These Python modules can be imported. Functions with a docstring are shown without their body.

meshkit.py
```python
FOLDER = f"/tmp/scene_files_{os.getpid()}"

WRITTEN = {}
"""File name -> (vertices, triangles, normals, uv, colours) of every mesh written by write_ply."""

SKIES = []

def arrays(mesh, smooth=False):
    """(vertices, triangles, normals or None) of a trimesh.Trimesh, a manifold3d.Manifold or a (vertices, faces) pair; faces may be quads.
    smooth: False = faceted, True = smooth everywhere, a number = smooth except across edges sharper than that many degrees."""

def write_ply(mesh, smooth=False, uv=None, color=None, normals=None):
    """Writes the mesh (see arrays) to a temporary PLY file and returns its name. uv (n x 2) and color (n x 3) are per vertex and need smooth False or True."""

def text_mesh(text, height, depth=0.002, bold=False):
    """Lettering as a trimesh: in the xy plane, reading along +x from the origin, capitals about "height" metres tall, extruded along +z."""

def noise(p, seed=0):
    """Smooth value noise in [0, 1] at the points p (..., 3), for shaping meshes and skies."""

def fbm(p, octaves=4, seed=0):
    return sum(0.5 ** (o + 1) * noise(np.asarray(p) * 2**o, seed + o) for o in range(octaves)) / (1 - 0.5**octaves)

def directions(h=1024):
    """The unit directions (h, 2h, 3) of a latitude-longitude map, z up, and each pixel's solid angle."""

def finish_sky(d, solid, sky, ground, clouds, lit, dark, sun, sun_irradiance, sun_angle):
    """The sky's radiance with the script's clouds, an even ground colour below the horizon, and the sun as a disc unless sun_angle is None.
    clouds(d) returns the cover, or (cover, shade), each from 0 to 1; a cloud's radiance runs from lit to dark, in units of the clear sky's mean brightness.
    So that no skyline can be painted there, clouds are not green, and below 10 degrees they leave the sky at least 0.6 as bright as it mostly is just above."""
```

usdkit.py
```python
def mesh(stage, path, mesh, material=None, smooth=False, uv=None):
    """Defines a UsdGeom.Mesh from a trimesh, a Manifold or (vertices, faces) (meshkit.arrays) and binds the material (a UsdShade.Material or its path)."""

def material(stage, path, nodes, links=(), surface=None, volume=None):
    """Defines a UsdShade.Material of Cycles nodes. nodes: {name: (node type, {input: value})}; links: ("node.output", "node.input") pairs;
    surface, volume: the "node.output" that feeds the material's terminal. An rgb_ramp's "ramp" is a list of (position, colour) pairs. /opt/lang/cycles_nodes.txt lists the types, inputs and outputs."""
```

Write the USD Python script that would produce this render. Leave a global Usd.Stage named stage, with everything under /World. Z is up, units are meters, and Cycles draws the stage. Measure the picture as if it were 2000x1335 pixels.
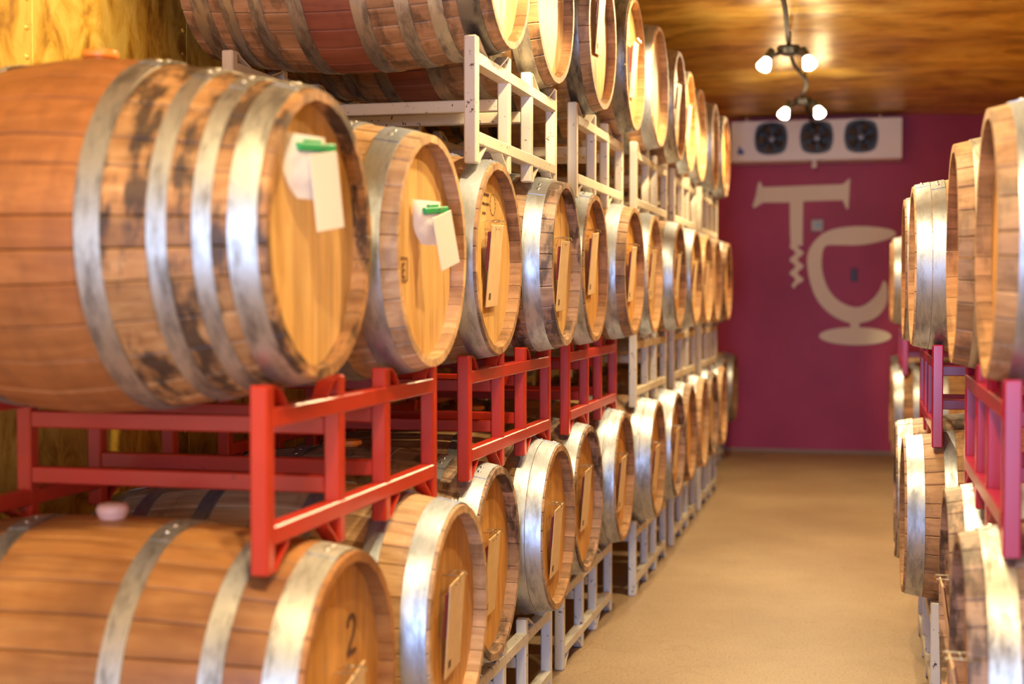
import math, random
import numpy as np
import trimesh, usdkit, meshkit
from pxr import Usd, UsdGeom, UsdLux, UsdShade, Gf, Sdf, Vt

stage = Usd.Stage.CreateInMemory()
UsdGeom.SetStageUpAxis(stage, UsdGeom.Tokens.z)
UsdGeom.SetStageMetersPerUnit(stage, 1.0)
UsdGeom.Xform.Define(stage, '/World')
UsdGeom.Scope.Define(stage, '/World/Looks')
PI = math.pi
F = Gf.Vec3f

# ------------------------------------------------------------------ camera, light, exposure
YAW, PITCH = 13.774, 1.792
EXPOSURE = -0.06
DAY, DAY_COL = 38.0, (0.34, 0.53, 1.0)
LAMP, BEAM, LAMP_COL = 26.0, 50.0, (1.0, 0.78, 0.42)
cam = UsdGeom.Camera.Define(stage, '/World/camera')
cam.AddTranslateOp().Set(Gf.Vec3d(0, 0, 1.454))
cam.AddRotateXYZOp().Set(F(90 - PITCH, 0, YAW))
cam.CreateHorizontalApertureAttr(36.0)
cam.CreateVerticalApertureAttr(36.0 * 1335 / 2000)
cam.CreateFocalLengthAttr(50.0)
cam.CreateFStopAttr(2.0)
cam.CreateFocusDistanceAttr(4.7)
cam.CreateClippingRangeAttr(Gf.Vec2f(0.05, 200))
cam.CreateExposureAttr(EXPOSURE)

dome = UsdLux.DomeLight.Define(stage, '/World/sky')
dome.CreateColorAttr(F(0.60, 0.74, 1.0))
dome.CreateIntensityAttr(0.4)
# daylight coming in through the open container doors behind the camera
day = UsdLux.RectLight.Define(stage, '/World/door_daylight')
day.CreateWidthAttr(1.2); day.CreateHeightAttr(2.0)
day.CreateColorAttr(F(*DAY_COL)); day.CreateIntensityAttr(DAY)
day.AddTranslateOp().Set(Gf.Vec3d(-0.1, -2.75, 1.1))
day.AddRotateXYZOp().Set(F(90, 0, 0))          # its -z looks along +y

# ------------------------------------------------------------------ small helpers
used = {}


def numbered(parent, name):
    k = (parent, name)
    n = used.get(k, 0)
    used[k] = n + 1
    return name if n == 0 else '%s_%03d' % (name, n)


def path_of(parent, name):
    base = '/World' if parent is None else str(parent.GetPath())
    return base + '/' + numbered(base, name)


def tag(p, label=None, cat=None, group=None, kind=None):
    for k, v in (('label', label), ('category', cat), ('group', group), ('kind', kind)):
        if v:
            p.SetCustomDataByKey(k, v)
    return p


def thing(name, label, cat, loc=(0, 0, 0), rz=0.0, group=None, rx=0.0):
    x = UsdGeom.Xform.Define(stage, path_of(None, name))
    x.AddTranslateOp().Set(Gf.Vec3d(*map(float, loc)))
    if rz:
        x.AddRotateZOp().Set(float(rz))
    return tag(x.GetPrim(), label, cat, group)


def structure(name, loc=(0, 0, 0)):
    x = UsdGeom.Xform.Define(stage, '/World/' + name)
    x.AddTranslateOp().Set(Gf.Vec3d(*map(float, loc)))
    return tag(x.GetPrim(), kind='structure')


def part(name, parent, mesh, mat, smooth=False, label=None):
    """mesh: MB, trimesh or (verts, faces[, normals])."""
    p = path_of(parent, name)
    if isinstance(mesh, tuple) and len(mesh) == 3:
        v, f, n = mesh
        m = UsdGeom.Mesh.Define(stage, p)
        v = np.asarray(v, np.float32)
        f = np.asarray(f, np.int32)
        m.CreatePointsAttr(Vt.Vec3fArray.FromNumpy(v))
        m.CreateFaceVertexCountsAttr(Vt.IntArray.FromNumpy(np.full(len(f), f.shape[1], np.int32)))
        m.CreateFaceVertexIndicesAttr(Vt.IntArray.FromNumpy(f.ravel()))
        m.CreateSubdivisionSchemeAttr('none')
        m.CreateNormalsAttr(Vt.Vec3fArray.FromNumpy(np.asarray(n, np.float32)))
        m.SetNormalsInterpolation('vertex')
        UsdShade.MaterialBindingAPI.Apply(m.GetPrim()).Bind(mat)
    else:
        if isinstance(mesh, MB):
            mesh = mesh.get()
        m = usdkit.mesh(stage, p, mesh, mat, smooth)
    pr = m.GetPrim()
    if label:
        pr.SetCustomDataByKey('label', label)
    return pr


class MB:
    def __init__(self):
        self.v, self.f, self.n = [], [], 0

    def add(self, v, f):
        v = np.asarray(v, float)
        f = np.asarray(f, int)
        if f.shape[1] == 4:
            f = np.vstack([f[:, [0, 1, 2]], f[:, [0, 2, 3]]])
        self.v.append(v); self.f.append(f + self.n); self.n += len(v)
        return self

    def tm(self, t):
        return self.add(t.vertices, t.faces)

    def box(self, lo, hi, c=0.0):
        """box, its edges chamfered by c"""
        lo, hi = np.array(lo, float), np.array(hi, float)
        if c <= 0:
            v = np.array([[x, y, z] for x in (lo[0], hi[0]) for y in (lo[1], hi[1]) for z in (lo[2], hi[2])])
            f = [[0, 1, 3, 2], [4, 6, 7, 5], [0, 4, 5, 1], [2, 3, 7, 6], [0, 2, 6, 4], [1, 5, 7, 3]]
            return self.add(v, f)
        pts = []
        for sx in (0, 1):
            for sy in (0, 1):
                for sz in (0, 1):
                    b = np.array([(lo, hi)[sx][0], (lo, hi)[sy][1], (lo, hi)[sz][2]])
                    s = np.array([1 - 2 * sx, 1 - 2 * sy, 1 - 2 * sz]) * c
                    for k in range(3):
                        q = b.copy()
                        for j in range(3):
                            if j != k:
                                q[j] += s[j]
                        pts.append(q)
        h = trimesh.convex.convex_hull(np.array(pts))
        return self.tm(h)

    def extrude(self, poly, axis, a, b):
        """closed 2-D outline (list of 2-D points, convex or not) swept from a to b along axis 0, 1 or 2"""
        from shapely.geometry import Polygon
        t = trimesh.creation.extrude_polygon(Polygon(poly).buffer(0), abs(b - a), engine='earcut')
        v = np.array(t.vertices)
        w = np.zeros_like(v)
        o = [i for i in range(3) if i != axis]
        w[:, o[0]], w[:, o[1]], w[:, axis] = v[:, 0], v[:, 1], v[:, 2] + min(a, b)
        f = np.array(t.faces)
        if axis == 1:
            f = f[:, ::-1]
        return self.add(w, f)

    def tube(self, pts, r, n=8, cap=True):
        pts = np.asarray(pts, float)
        m = len(pts)
        rr = np.full(m, r, float) if np.ndim(r) == 0 else np.asarray(r, float)
        t = np.gradient(pts, axis=0)
        t /= np.linalg.norm(t, axis=1, keepdims=True)
        ref = np.array([0, 0, 1.0]) if abs(t[0][2]) < 0.9 else np.array([1.0, 0, 0])
        a = np.cross(t, ref); a /= np.linalg.norm(a, axis=1, keepdims=True)
        b = np.cross(t, a)
        an = np.arange(n) * 2 * PI / n
        v = (pts[:, None] + rr[:, None, None] * (np.cos(an)[None, :, None] * a[:, None] + np.sin(an)[None, :, None] * b[:, None])).reshape(-1, 3)
        f = []
        for i in range(m - 1):
            for k in range(n):
                k2 = (k + 1) % n
                f.append([i * n + k, i * n + k2, (i + 1) * n + k2, (i + 1) * n + k])
        f = np.array(f)[:, ::-1]
        self.add(v, f)
        if cap:
            base = self.n - len(v)
            tris = []
            for i in range(1, n - 1):
                tris.append([0, i, i + 1]); q = (m - 1) * n
                tris.append([q, q + i + 1, q + i])
            self.f.append(np.array(tris)[:, ::-1] + base)
        return self

    def lathe(self, prof, n=24, M=None, full=2 * PI):
        """prof: (radius, height) list about local z; M: 4x4"""
        prof = np.asarray(prof, float)
        an = np.arange(n) * 2 * PI / n
        v = np.stack([prof[:, None, 0] * np.cos(an), prof[:, None, 0] * np.sin(an), np.repeat(prof[:, 1:2], n, 1)], -1).reshape(-1, 3)
        if M is not None:
            v = v @ M[:3, :3].T + M[:3, 3]
        f = []
        for i in range(len(prof) - 1):
            for k in range(n):
                k2 = (k + 1) % n
                f.append([i * n + k, i * n + k2, (i + 1) * n + k2, (i + 1) * n + k])
        return self.add(v, f)

    def get(self):
        return trimesh.Trimesh(np.vstack(self.v), np.vstack(self.f), process=False)


def frame(origin, zdir, xdir=(1, 0, 0)):
    z = np.array(zdir, float); z /= np.linalg.norm(z)
    x = np.array(xdir, float); x -= z * (x @ z)
    if np.linalg.norm(x) < 1e-6:
        x = np.array([0, 1.0, 0]); x -= z * (x @ z)
    x /= np.linalg.norm(x)
    M = np.eye(4); M[:3, 0], M[:3, 1], M[:3, 2], M[:3, 3] = x, np.cross(z, x), z, origin
    return M


# ------------------------------------------------------------------ materials
def mat(name, nodes, links, surface='p.BSDF'):
    return usdkit.material(stage, '/World/Looks/' + name, nodes, links, surface=surface)


def plain(name, col, rough=0.5, metal=0.0, **kw):
    return mat(name, {'p': ('principled_bsdf', dict(base_color=col, roughness=rough, metallic=metal, **kw))}, [])


def c3(h, g=1.0):
    """sRGB hex to linear"""
    v = np.array([int(h[i:i + 2], 16) for i in (0, 2, 4)]) / 255.0
    v = np.where(v <= 0.04045, v / 12.92, ((v + 0.055) / 1.055) ** 2.4) * g
    return tuple(v)


def wood(name, dark, mid, light, along='x', tone=1.0, mold=0.0, belly=None, bellyw=0.16, rough=0.55, fine=1.0, stain=0.0):
    """wood grain along an axis of the barrel; mold: dark blotches; belly: colour of the wine-stained bilge band"""
    sc = (3.5, 46 * fine, 46 * fine) if along == 'x' else (46 * fine, 46 * fine, 3.5)
    sc2 = (1.2, 9, 9) if along == 'x' else (9, 9, 1.2)
    T = lambda c: tuple(min(1, x * tone) for x in c)
    N = {'tc': ('texture_coordinate', {}), 'oi': ('object_info', {}),
         'rm': ('math', {'math_type': 'multiply', 'value2': 17.0}),
         'off': ('vector_math', {'math_type': 'add'}),
         'm1': ('mapping', {'mapping_type': 'point', 'scale': sc}),
         'm2': ('mapping', {'mapping_type': 'point', 'scale': sc2}),
         'n1': ('noise_texture', {'scale': 1.0, 'detail': 4.0, 'roughness': 0.6, 'distortion': 0.6}),
         'n2': ('noise_texture', {'scale': 1.0, 'detail': 3.0, 'roughness': 0.55}),
         'r1': ('rgb_ramp', {'ramp': [(0.25, T(dark)), (0.5, T(mid)), (0.78, T(light))]}),
         'r2': ('rgb_ramp', {'ramp': [(0.28, (0.62, 0.58, 0.55)), (0.52, (1, 1, 1)), (0.8, (1.18, 1.15, 1.1))]}),
         'mul': ('mix_color', {'blend_type': 'multiply', 'fac': 1.0}),
         'bp': ('bump', {'strength': 0.25, 'distance': 0.002}),
         'p': ('principled_bsdf', {'roughness': rough, 'specular_ior_level': 0.4})}
    L = [('oi.random', 'rm.value1'), ('tc.object', 'off.vector1'), ('rm.value', 'off.vector2'),
         ('off.vector', 'm1.vector'), ('off.vector', 'm2.vector'), ('m1.vector', 'n1.vector'), ('m2.vector', 'n2.vector'),
         ('n1.fac', 'r1.fac'), ('n2.fac', 'r2.fac'), ('r1.color', 'mul.a'), ('r2.color', 'mul.b'),
         ('n1.fac', 'bp.height'), ('bp.normal', 'p.normal')]
    out = 'mul.result'
    if belly:
        N['sx'] = ('separate_xyz', {}); N['ab'] = ('math', {'math_type': 'absolute'})
        N['mr'] = ('map_range', {'from_min': bellyw - 0.006, 'from_max': bellyw + 0.006, 'to_min': 0.74, 'to_max': 0.0, 'clamp': True})
        N['bm'] = ('mix_color', {'blend_type': 'multiply', 'fac': 1.0}); N['bv'] = ('rgb_ramp', {'ramp': [(0.3, tuple(x * 0.72 for x in belly)), (0.7, belly)]})
        N['bx'] = ('mix_color', {'blend_type': 'mix'})
        L += [('tc.object', 'sx.vector'), ('sx.x', 'ab.value1'), ('ab.value', 'mr.value'), ('n1.fac', 'bv.fac'),
              (out, 'bx.a'), ('bv.color', 'bx.b'), ('mr.result', 'bx.fac')]
        out = 'bx.result'
    if mold > 0:
        N['m3'] = ('mapping', {'mapping_type': 'point', 'scale': (20, 7.5, 7.5)})
        N['n3'] = ('noise_texture', {'scale': 1.0, 'detail': 5.0, 'roughness': 0.62})
        N['r3'] = ('rgb_ramp', {'ramp': [(0.54 - 0.07 * mold, (0, 0, 0)), (0.65 - 0.07 * mold, (mold, mold, mold))]})
        N['mx'] = ('mix_color', {'blend_type': 'mix', 'b': (0.025, 0.016, 0.012)})
        L += [('tc.object', 'm3.vector'), ('m3.vector', 'n3.vector'), ('n3.fac', 'r3.fac'), (out, 'mx.a')]
        if belly:      # the painted belly hides the mould
            N['in'] = ('math', {'math_type': 'subtract', 'value1': 0.9})
            N['mm'] = ('math', {'math_type': 'multiply'})
            L += [('mr.result', 'in.value2'), ('in.value', 'mm.value1'), ('r3.color', 'mm.value2'), ('mm.value', 'mx.fac')]
        else:
            L += [('r3.color', 'mx.fac')]
        out = 'mx.result'
    if stain > 0:
        N['m4'] = ('mapping', {'mapping_type': 'point', 'scale': (4, 5, 2.2)})
        N['n4'] = ('noise_texture', {'scale': 1.0, 'detail': 3.0})
        N['r4'] = ('rgb_ramp', {'ramp': [(0.42, (0, 0, 0)), (0.64, (stain, stain, stain))]})
        N['sm'] = ('mix_color', {'blend_type': 'mix', 'b': (0.10, 0.028, 0.012)})
        L += [('tc.object', 'm4.vector'), ('m4.vector', 'n4.vector'), ('n4.fac', 'r4.fac'), (out, 'sm.a'), ('r4.color', 'sm.fac')]
        out = 'sm.result'
    L.append((out, 'p.base_color'))
    return mat(name, N, L)


def tones(name, n, *a, **k):
    k0 = k.pop('spread', 0.16)
    return [wood('%s_%d' % (name, i), *a, tone=1 + k0 * (2 * i / (n - 1) - 1), **k) for i in range(n)]


W = {
    'amber': tones('oak_amber', 4, (0.27, 0.095, 0.020), (0.38, 0.155, 0.040), (0.47, 0.22, 0.065), spread=0.03, stain=0.62, rough=0.42),
    'mould': tones('oak_mouldy', 4, (0.25, 0.10, 0.028), (0.42, 0.195, 0.062), (0.58, 0.32, 0.125), mold=0.95, belly=(0.42, 0.125, 0.024), bellyw=0.148),
    'red': tones('oak_red_belly', 4, (0.24, 0.115, 0.045), (0.36, 0.185, 0.08), (0.48, 0.27, 0.13), mold=0.6, belly=(0.25, 0.048, 0.028), bellyw=0.095),
    'pale': tones('oak_pale', 4, (0.40, 0.21, 0.09), (0.56, 0.33, 0.155), (0.70, 0.46, 0.25), spread=0.12, mold=0.25),
    'grey': tones('oak_weathered', 4, (0.22, 0.13, 0.08), (0.38, 0.235, 0.15), (0.52, 0.34, 0.22), spread=0.2, mold=0.75),
    'brown': tones('oak_brown', 4, (0.24, 0.12, 0.05), (0.38, 0.205, 0.092), (0.50, 0.30, 0.145), spread=0.16, mold=0.35),
}
HEAD = {
    'gold': tones('head_golden', 3, (0.50, 0.26, 0.08), (0.62, 0.355, 0.12), (0.71, 0.44, 0.175), along='z', spread=0.06),
    'honey': tones('head_honey', 3, (0.43, 0.19, 0.042), (0.56, 0.27, 0.066), (0.64, 0.335, 0.10), along='z', spread=0.06),
    'pale': tones('head_pale', 3, (0.56, 0.34, 0.15), (0.68, 0.45, 0.22), (0.76, 0.54, 0.30), along='z', spread=0.05),
}


def metal(name, base, dark, rough, spots=0.55, metallic=0.9):
    N = {'tc': ('texture_coordinate', {}), 'oi': ('object_info', {}), 'rm': ('math', {'math_type': 'multiply', 'value2': 11.0}),
         'off': ('vector_math', {'math_type': 'add'}),
         'm': ('mapping', {'mapping_type': 'point', 'scale': (30, 9, 9)}),
         'n': ('noise_texture', {'scale': 1.0, 'detail': 5.0, 'roughness': 0.65}),
         'm2': ('mapping', {'mapping_type': 'point', 'scale': (60, 60, 60)}),
         'n2': ('noise_texture', {'scale': 1.0, 'detail': 2.0}),
         'r': ('rgb_ramp', {'ramp': [(0.36, dark), (spots, base)]}),
         'rr': ('map_range', {'from_min': 0.3, 'from_max': 0.7, 'to_min': rough + 0.14, 'to_max': rough - 0.06}),
         'b': ('bump', {'strength': 0.18, 'distance': 0.002}),
         'p': ('principled_bsdf', {'metallic': metallic})}
    L = [('oi.random', 'rm.value1'), ('tc.object', 'off.vector1'), ('rm.value', 'off.vector2'), ('off.vector', 'm.vector'), ('m.vector', 'n.vector'),
         ('tc.object', 'm2.vector'), ('m2.vector', 'n2.vector'), ('n.fac', 'r.fac'), ('r.color', 'p.base_color'), ('n.fac', 'rr.value'),
         ('rr.result', 'p.roughness'), ('n2.fac', 'b.height'), ('b.normal', 'p.normal')]
    return mat(name, N, L)


M_hoop = metal('hoop_galvanised', (0.50, 0.53, 0.58), (0.31, 0.33, 0.35), 0.42)
M_hoop_old = metal('hoop_aged', (0.52, 0.49, 0.42), (0.23, 0.20, 0.16), 0.45)
M_hoop_dark = metal('hoop_dark', (0.22, 0.21, 0.20), (0.075, 0.07, 0.065), 0.40)
M_rivet = plain('rivet_steel', (0.65, 0.63, 0.6), 0.3, 1.0)


def painted(name, col, chip, chips, rough=0.38):
    N = {'g': ('texture_coordinate', {}), 'n': ('noise_texture', {'scale': 42.0, 'detail': 5.0, 'roughness': 0.7}),
         'n2': ('noise_texture', {'scale': 5.0, 'detail': 2.0}), 'oi': ('object_info', {}), 'rm': ('math', {'math_type': 'multiply', 'value2': 9.0}),
         'off': ('vector_math', {'math_type': 'add'}),
         'r': ('rgb_ramp', {'ramp': [(chips, (0, 0, 0)), (chips + 0.03, (1, 1, 1))]}),
         'v': ('rgb_ramp', {'ramp': [(0.3, tuple(x * 0.86 for x in col)), (0.7, col)]}),
         'mx': ('mix_color', {'blend_type': 'mix', 'b': chip}),
         'b': ('bump', {'strength': 0.15, 'distance': 0.002}),
         'p': ('principled_bsdf', {'roughness': rough})}
    L = [('oi.random', 'rm.value1'), ('g.object', 'off.vector1'), ('rm.value', 'off.vector2'), ('off.vector', 'n.vector'), ('off.vector', 'n2.vector'),
         ('n.fac', 'r.fac'), ('n2.fac', 'v.fac'), ('v.color', 'mx.a'), ('r.color', 'mx.fac'), ('mx.result', 'p.base_color'), ('n2.fac', 'b.height'), ('b.normal', 'p.normal')]
    return mat(name, N, L)


M_red = painted('rack_paint_red', (0.50, 0.030, 0.010), (0.10, 0.01, 0.008), 0.68, 0.30)
M_crimson = painted('rack_paint_crimson', (0.36, 0.012, 0.035), (0.08, 0.005, 0.01), 0.74, 0.22)
M_cream = painted('rack_paint_cream', (0.66, 0.56, 0.42), (0.10, 0.04, 0.02), 0.625, 0.45)
M_white = painted('rack_paint_white', (0.62, 0.58, 0.52), (0.07, 0.045, 0.04), 0.62, 0.45)

M_bung = plain('bung_orange', (0.95, 0.30, 0.03), 0.45, subsurface_weight=0.0)
M_bung_pink = plain('bung_pale', (0.62, 0.33, 0.24), 0.55)
M_bung_dark = plain('bung_brown', (0.40, 0.12, 0.05), 0.5)
M_card = mat('card_manila', {'g': ('texture_coordinate', {}), 'n': ('noise_texture', {'scale': 25.0, 'detail': 3.0}),
                             'r': ('rgb_ramp', {'ramp': [(0.3, (0.60, 0.40, 0.20)), (0.7, (0.68, 0.47, 0.25))]}),
                             'p': ('principled_bsdf', {'roughness': 0.6})}, [('g.object', 'n.vector'), ('n.fac', 'r.fac'), ('r.color', 'p.base_color')])
M_cream_card = plain('card_cream', (0.80, 0.70, 0.52), 0.6)
M_plastic = mat('bag_plastic', {'a': ('principled_bsdf', {'base_color': (0.92, 0.86, 0.78), 'roughness': 0.18}), 't': ('translucent_bsdf', {'color': (0.9, 0.85, 0.78)}),
                                'm': ('mix_closure', {'fac': 0.25})}, [('a.BSDF', 'm.closure1'), ('t.BSDF', 'm.closure2')], 'm.closure')
M_green = plain('zip_green', (0.02, 0.33, 0.09), 0.4)
M_maroon = plain('card_maroon', (0.16, 0.012, 0.02), 0.5)
M_black = plain('dark_print', (0.02, 0.014, 0.01), 0.7)
M_brand = plain('branded_ink', (0.10, 0.04, 0.015), 0.8)
M_steel = plain('bright_steel', (0.7, 0.68, 0.64), 0.25, 1.0)


def gold(name, lo, mid, hi, rough, metallic, sc, bump, dist=1.2, rot=(0.0, 0.0, 0.0)):
    N = {'g': ('geometry', {}), 'm': ('mapping', {'mapping_type': 'point', 'scale': sc, 'rotation': rot}),
         'n': ('noise_texture', {'scale': 1.0, 'detail': 6.0, 'roughness': 0.62, 'distortion': dist}),
         'n2': ('noise_texture', {'scale': 1.3, 'detail': 3.0}), 'n3': ('noise_texture', {'scale': 1.0, 'detail': 2.0}),
         'r': ('rgb_ramp', {'ramp': [(0.36, lo), (0.48, mid), (0.60, hi)]}),
         'r2': ('rgb_ramp', {'ramp': [(0.3, (0.72, 0.68, 0.62)), (0.62, (1.05, 1.05, 1.05))]}),
         'x': ('mix_color', {'blend_type': 'multiply', 'fac': 1.0}),
         'b': ('bump', {'strength': bump, 'distance': 0.02}),
         'p': ('principled_bsdf', {'roughness': rough, 'metallic': metallic})}
    L = [('g.position', 'm.vector'), ('m.vector', 'n.vector'), ('g.position', 'n2.vector'), ('m.vector', 'n3.vector'), ('n.fac', 'r.fac'), ('n2.fac', 'r2.fac'),
         ('r.color', 'x.a'), ('r2.color', 'x.b'), ('x.result', 'p.base_color'), ('n3.fac', 'b.height'), ('b.normal', 'p.normal')]
    return mat(name, N, L)


M_goldwall = gold('gold_wall', (0.34, 0.155, 0.015), (0.66, 0.38, 0.045), (0.82, 0.56, 0.11), 0.42, 0.25, (6, 9, 5.5), 0.25, 0.7, (0.75, 0.0, 0.0))
M_goldceil = gold('gold_ceiling', (0.44, 0.235, 0.025), (0.76, 0.46, 0.065), (0.90, 0.64, 0.14), 0.38, 0.3, (2.6, 4.4, 1), 0.6, 0.4)
M_floor = mat('floor_concrete', {
    'g': ('geometry', {}), 'n': ('noise_texture', {'scale': 0.9, 'detail': 5.0, 'roughness': 0.6}), 'n2': ('noise_texture', {'scale': 90.0, 'detail': 3.0}),
    'n3': ('noise_texture', {'scale': 2.6, 'detail': 2.0, 'distortion': 1.6}),
    'r': ('rgb_ramp', {'ramp': [(0.3, (0.25, 0.160, 0.092)), (0.55, (0.32, 0.215, 0.127)), (0.75, (0.38, 0.27, 0.165))]}),
    'r2': ('rgb_ramp', {'ramp': [(0.33, (0.72, 0.70, 0.68)), (0.5, (1, 1, 1)), (0.75, (1.08, 1.08, 1.08))]}),
    'r3': ('rgb_ramp', {'ramp': [(0.485, (1, 1, 1)), (0.5, (0.86, 0.78, 0.70)), (0.515, (1, 1, 1))]}),
    'x': ('mix_color', {'blend_type': 'multiply', 'fac': 1.0}), 'y': ('mix_color', {'blend_type': 'multiply', 'fac': 0.6}),
    'b': ('bump', {'strength': 0.12, 'distance': 0.003}), 'p': ('principled_bsdf', {'roughness': 0.5, 'specular_ior_level': 0.35})},
    [('g.position', 'n.vector'), ('g.position', 'n2.vector'), ('g.position', 'n3.vector'), ('n.fac', 'r.fac'), ('n2.fac', 'r2.fac'), ('n3.fac', 'r3.fac'), ('r.color', 'x.a'), ('r2.color', 'x.b'),
     ('x.result', 'y.a'), ('r3.color', 'y.b'), ('y.result', 'p.base_color'), ('n2.fac', 'b.height'), ('b.normal', 'p.normal')])
M_wine = mat('wall_wine', {
    'g': ('geometry', {}), 'n': ('noise_texture', {'scale': 1.6, 'detail': 4.0}),
    'r': ('rgb_ramp', {'ramp': [(0.3, (0.36, 0.034, 0.090)), (0.7, (0.45, 0.050, 0.125))]}),
    'p': ('principled_bsdf', {'roughness': 0.42, 'specular_ior_level': 0.25})}, [('g.position', 'n.vector'), ('n.fac', 'r.fac'), ('r.color', 'p.base_color')])
M_logo = plain('logo_cream', (0.88, 0.78, 0.58), 0.5)
M_cooler = plain('cooler_white', (0.88, 0.85, 0.83), 0.4)
M_fanblack = plain('fan_black', (0.012, 0.013, 0.018), 0.4)
M_blade = plain('fan_blade', (0.24, 0.17, 0.13), 0.32, 0.4)
M_hub = plain('fan_hub', (0.14, 0.12, 0.12), 0.35, 0.4)
M_blue = plain('emblem_blue', (0.05, 0.10, 0.50), 0.5)
M_track = plain('track_bronze', (0.030, 0.018, 0.012), 0.7, 0.0)
M_lampblack = plain('lamp_black', (0.025, 0.02, 0.016), 0.45)
M_glow = mat('lamp_glass_glow', {'e': ('emission', {'color': (1.0, 0.80, 0.48), 'strength': 74.0})}, [], 'e.emission')
M_grey = plain('grey_plastic', (0.50, 0.52, 0.50), 0.5)
M_lcd = plain('display_green', (0.12, 0.28, 0.25), 0.25)
M_skirt = plain('skirting_dirty', (0.30, 0.20, 0.17), 0.6)
M_outside = plain('outside_paving', (0.35, 0.34, 0.33), 0.8)

# ------------------------------------------------------------------ the room: a lined container
XL, XR, Y0, Y1, ZC = -2.10, 1.34, -2.6, 13.56, 3.10
T = 0.06
b = MB().box((XL - T, Y0, -0.12), (XR + T, Y1 + T, 0.0))
tag(part('floor', None, b, M_floor), kind='structure')
# ceiling: shallow waves in the gold sheet
nx, ny = 24, 110
gx, gy = np.linspace(XL - T, XR + T, nx), np.linspace(Y0, Y1 + T, ny)
GX, GY = np.meshgrid(gx, gy, indexing='ij')
rise = 0.045 * (1 - ((GX - (XL + XR) / 2) / (0.5 * (XR - XL))) ** 2)
wav = 0.010 * np.sin(2 * PI * GY / 1.21) + 0.006 * (meshkit.fbm(np.stack([GX * 1.5, GY * 1.2, 0 * GX], -1), 3, 5) - 0.5) * 2
GZ = ZC - 0.02 + rise + wav
v = np.concatenate([np.stack([GX, GY, GZ], -1).reshape(-1, 3), np.stack([GX, GY, GZ * 0 + ZC + 0.12], -1).reshape(-1, 3)])
idx = np.arange(nx * ny).reshape(nx, ny)
q = np.stack([idx[:-1, :-1], idx[:-1, 1:], idx[1:, 1:], idx[1:, :-1]], -1).reshape(-1, 4)
top = q[:, ::-1] + nx * ny
rim = []
loop = list(idx[:, 0]) + list(idx[-1, 1:]) + list(idx[-2::-1, -1]) + list(idx[0, -2:0:-1])
for i in range(len(loop)):
    a, c = loop[i], loop[(i + 1) % len(loop)]
    rim.append([a, c, c + nx * ny, a + nx * ny])
tag(part('ceiling', None, (v, np.vstack([q, top, np.array(rim)])), M_goldceil, 40), kind='structure')


def panelled(name, x, inward, seam, pitch):
    w = structure(name)
    core = MB().box((min(x, x - inward * T), Y0, 0), (max(x, x - inward * T), Y1, ZC + 0.1))
    part('core', w, core, M_goldwall)
    edges = [Y0] + [s for s in np.arange(seam - 12 * pitch, Y1, pitch) if Y0 + 0.1 < s < Y1 - 0.1] + [Y1]
    for a, c in zip(edges[:-1], edges[1:]):
        xa, xb = sorted((x + inward * 0.001, x + inward * 0.006))
        part('panel', w, MB().box((xa, a + 0.002, 0.003), (xb, c - 0.002, ZC - 0.03), 0.0015), M_goldwall)
    rv = MB()
    for s in edges[1:-1]:
        for z in np.arange(0.2, 3.02, 0.075):
            rv.lathe([(0.009, 0), (0.0075, 0.004), (0.003, 0.006), (0.0003, 0.006)], 8, frame((x + inward * 0.006, s - 0.025, z), (inward, 0, 0), (0, 1, 0)))
    tag(part('rivet', w, rv, M_goldwall, 50), kind='stuff')


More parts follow.
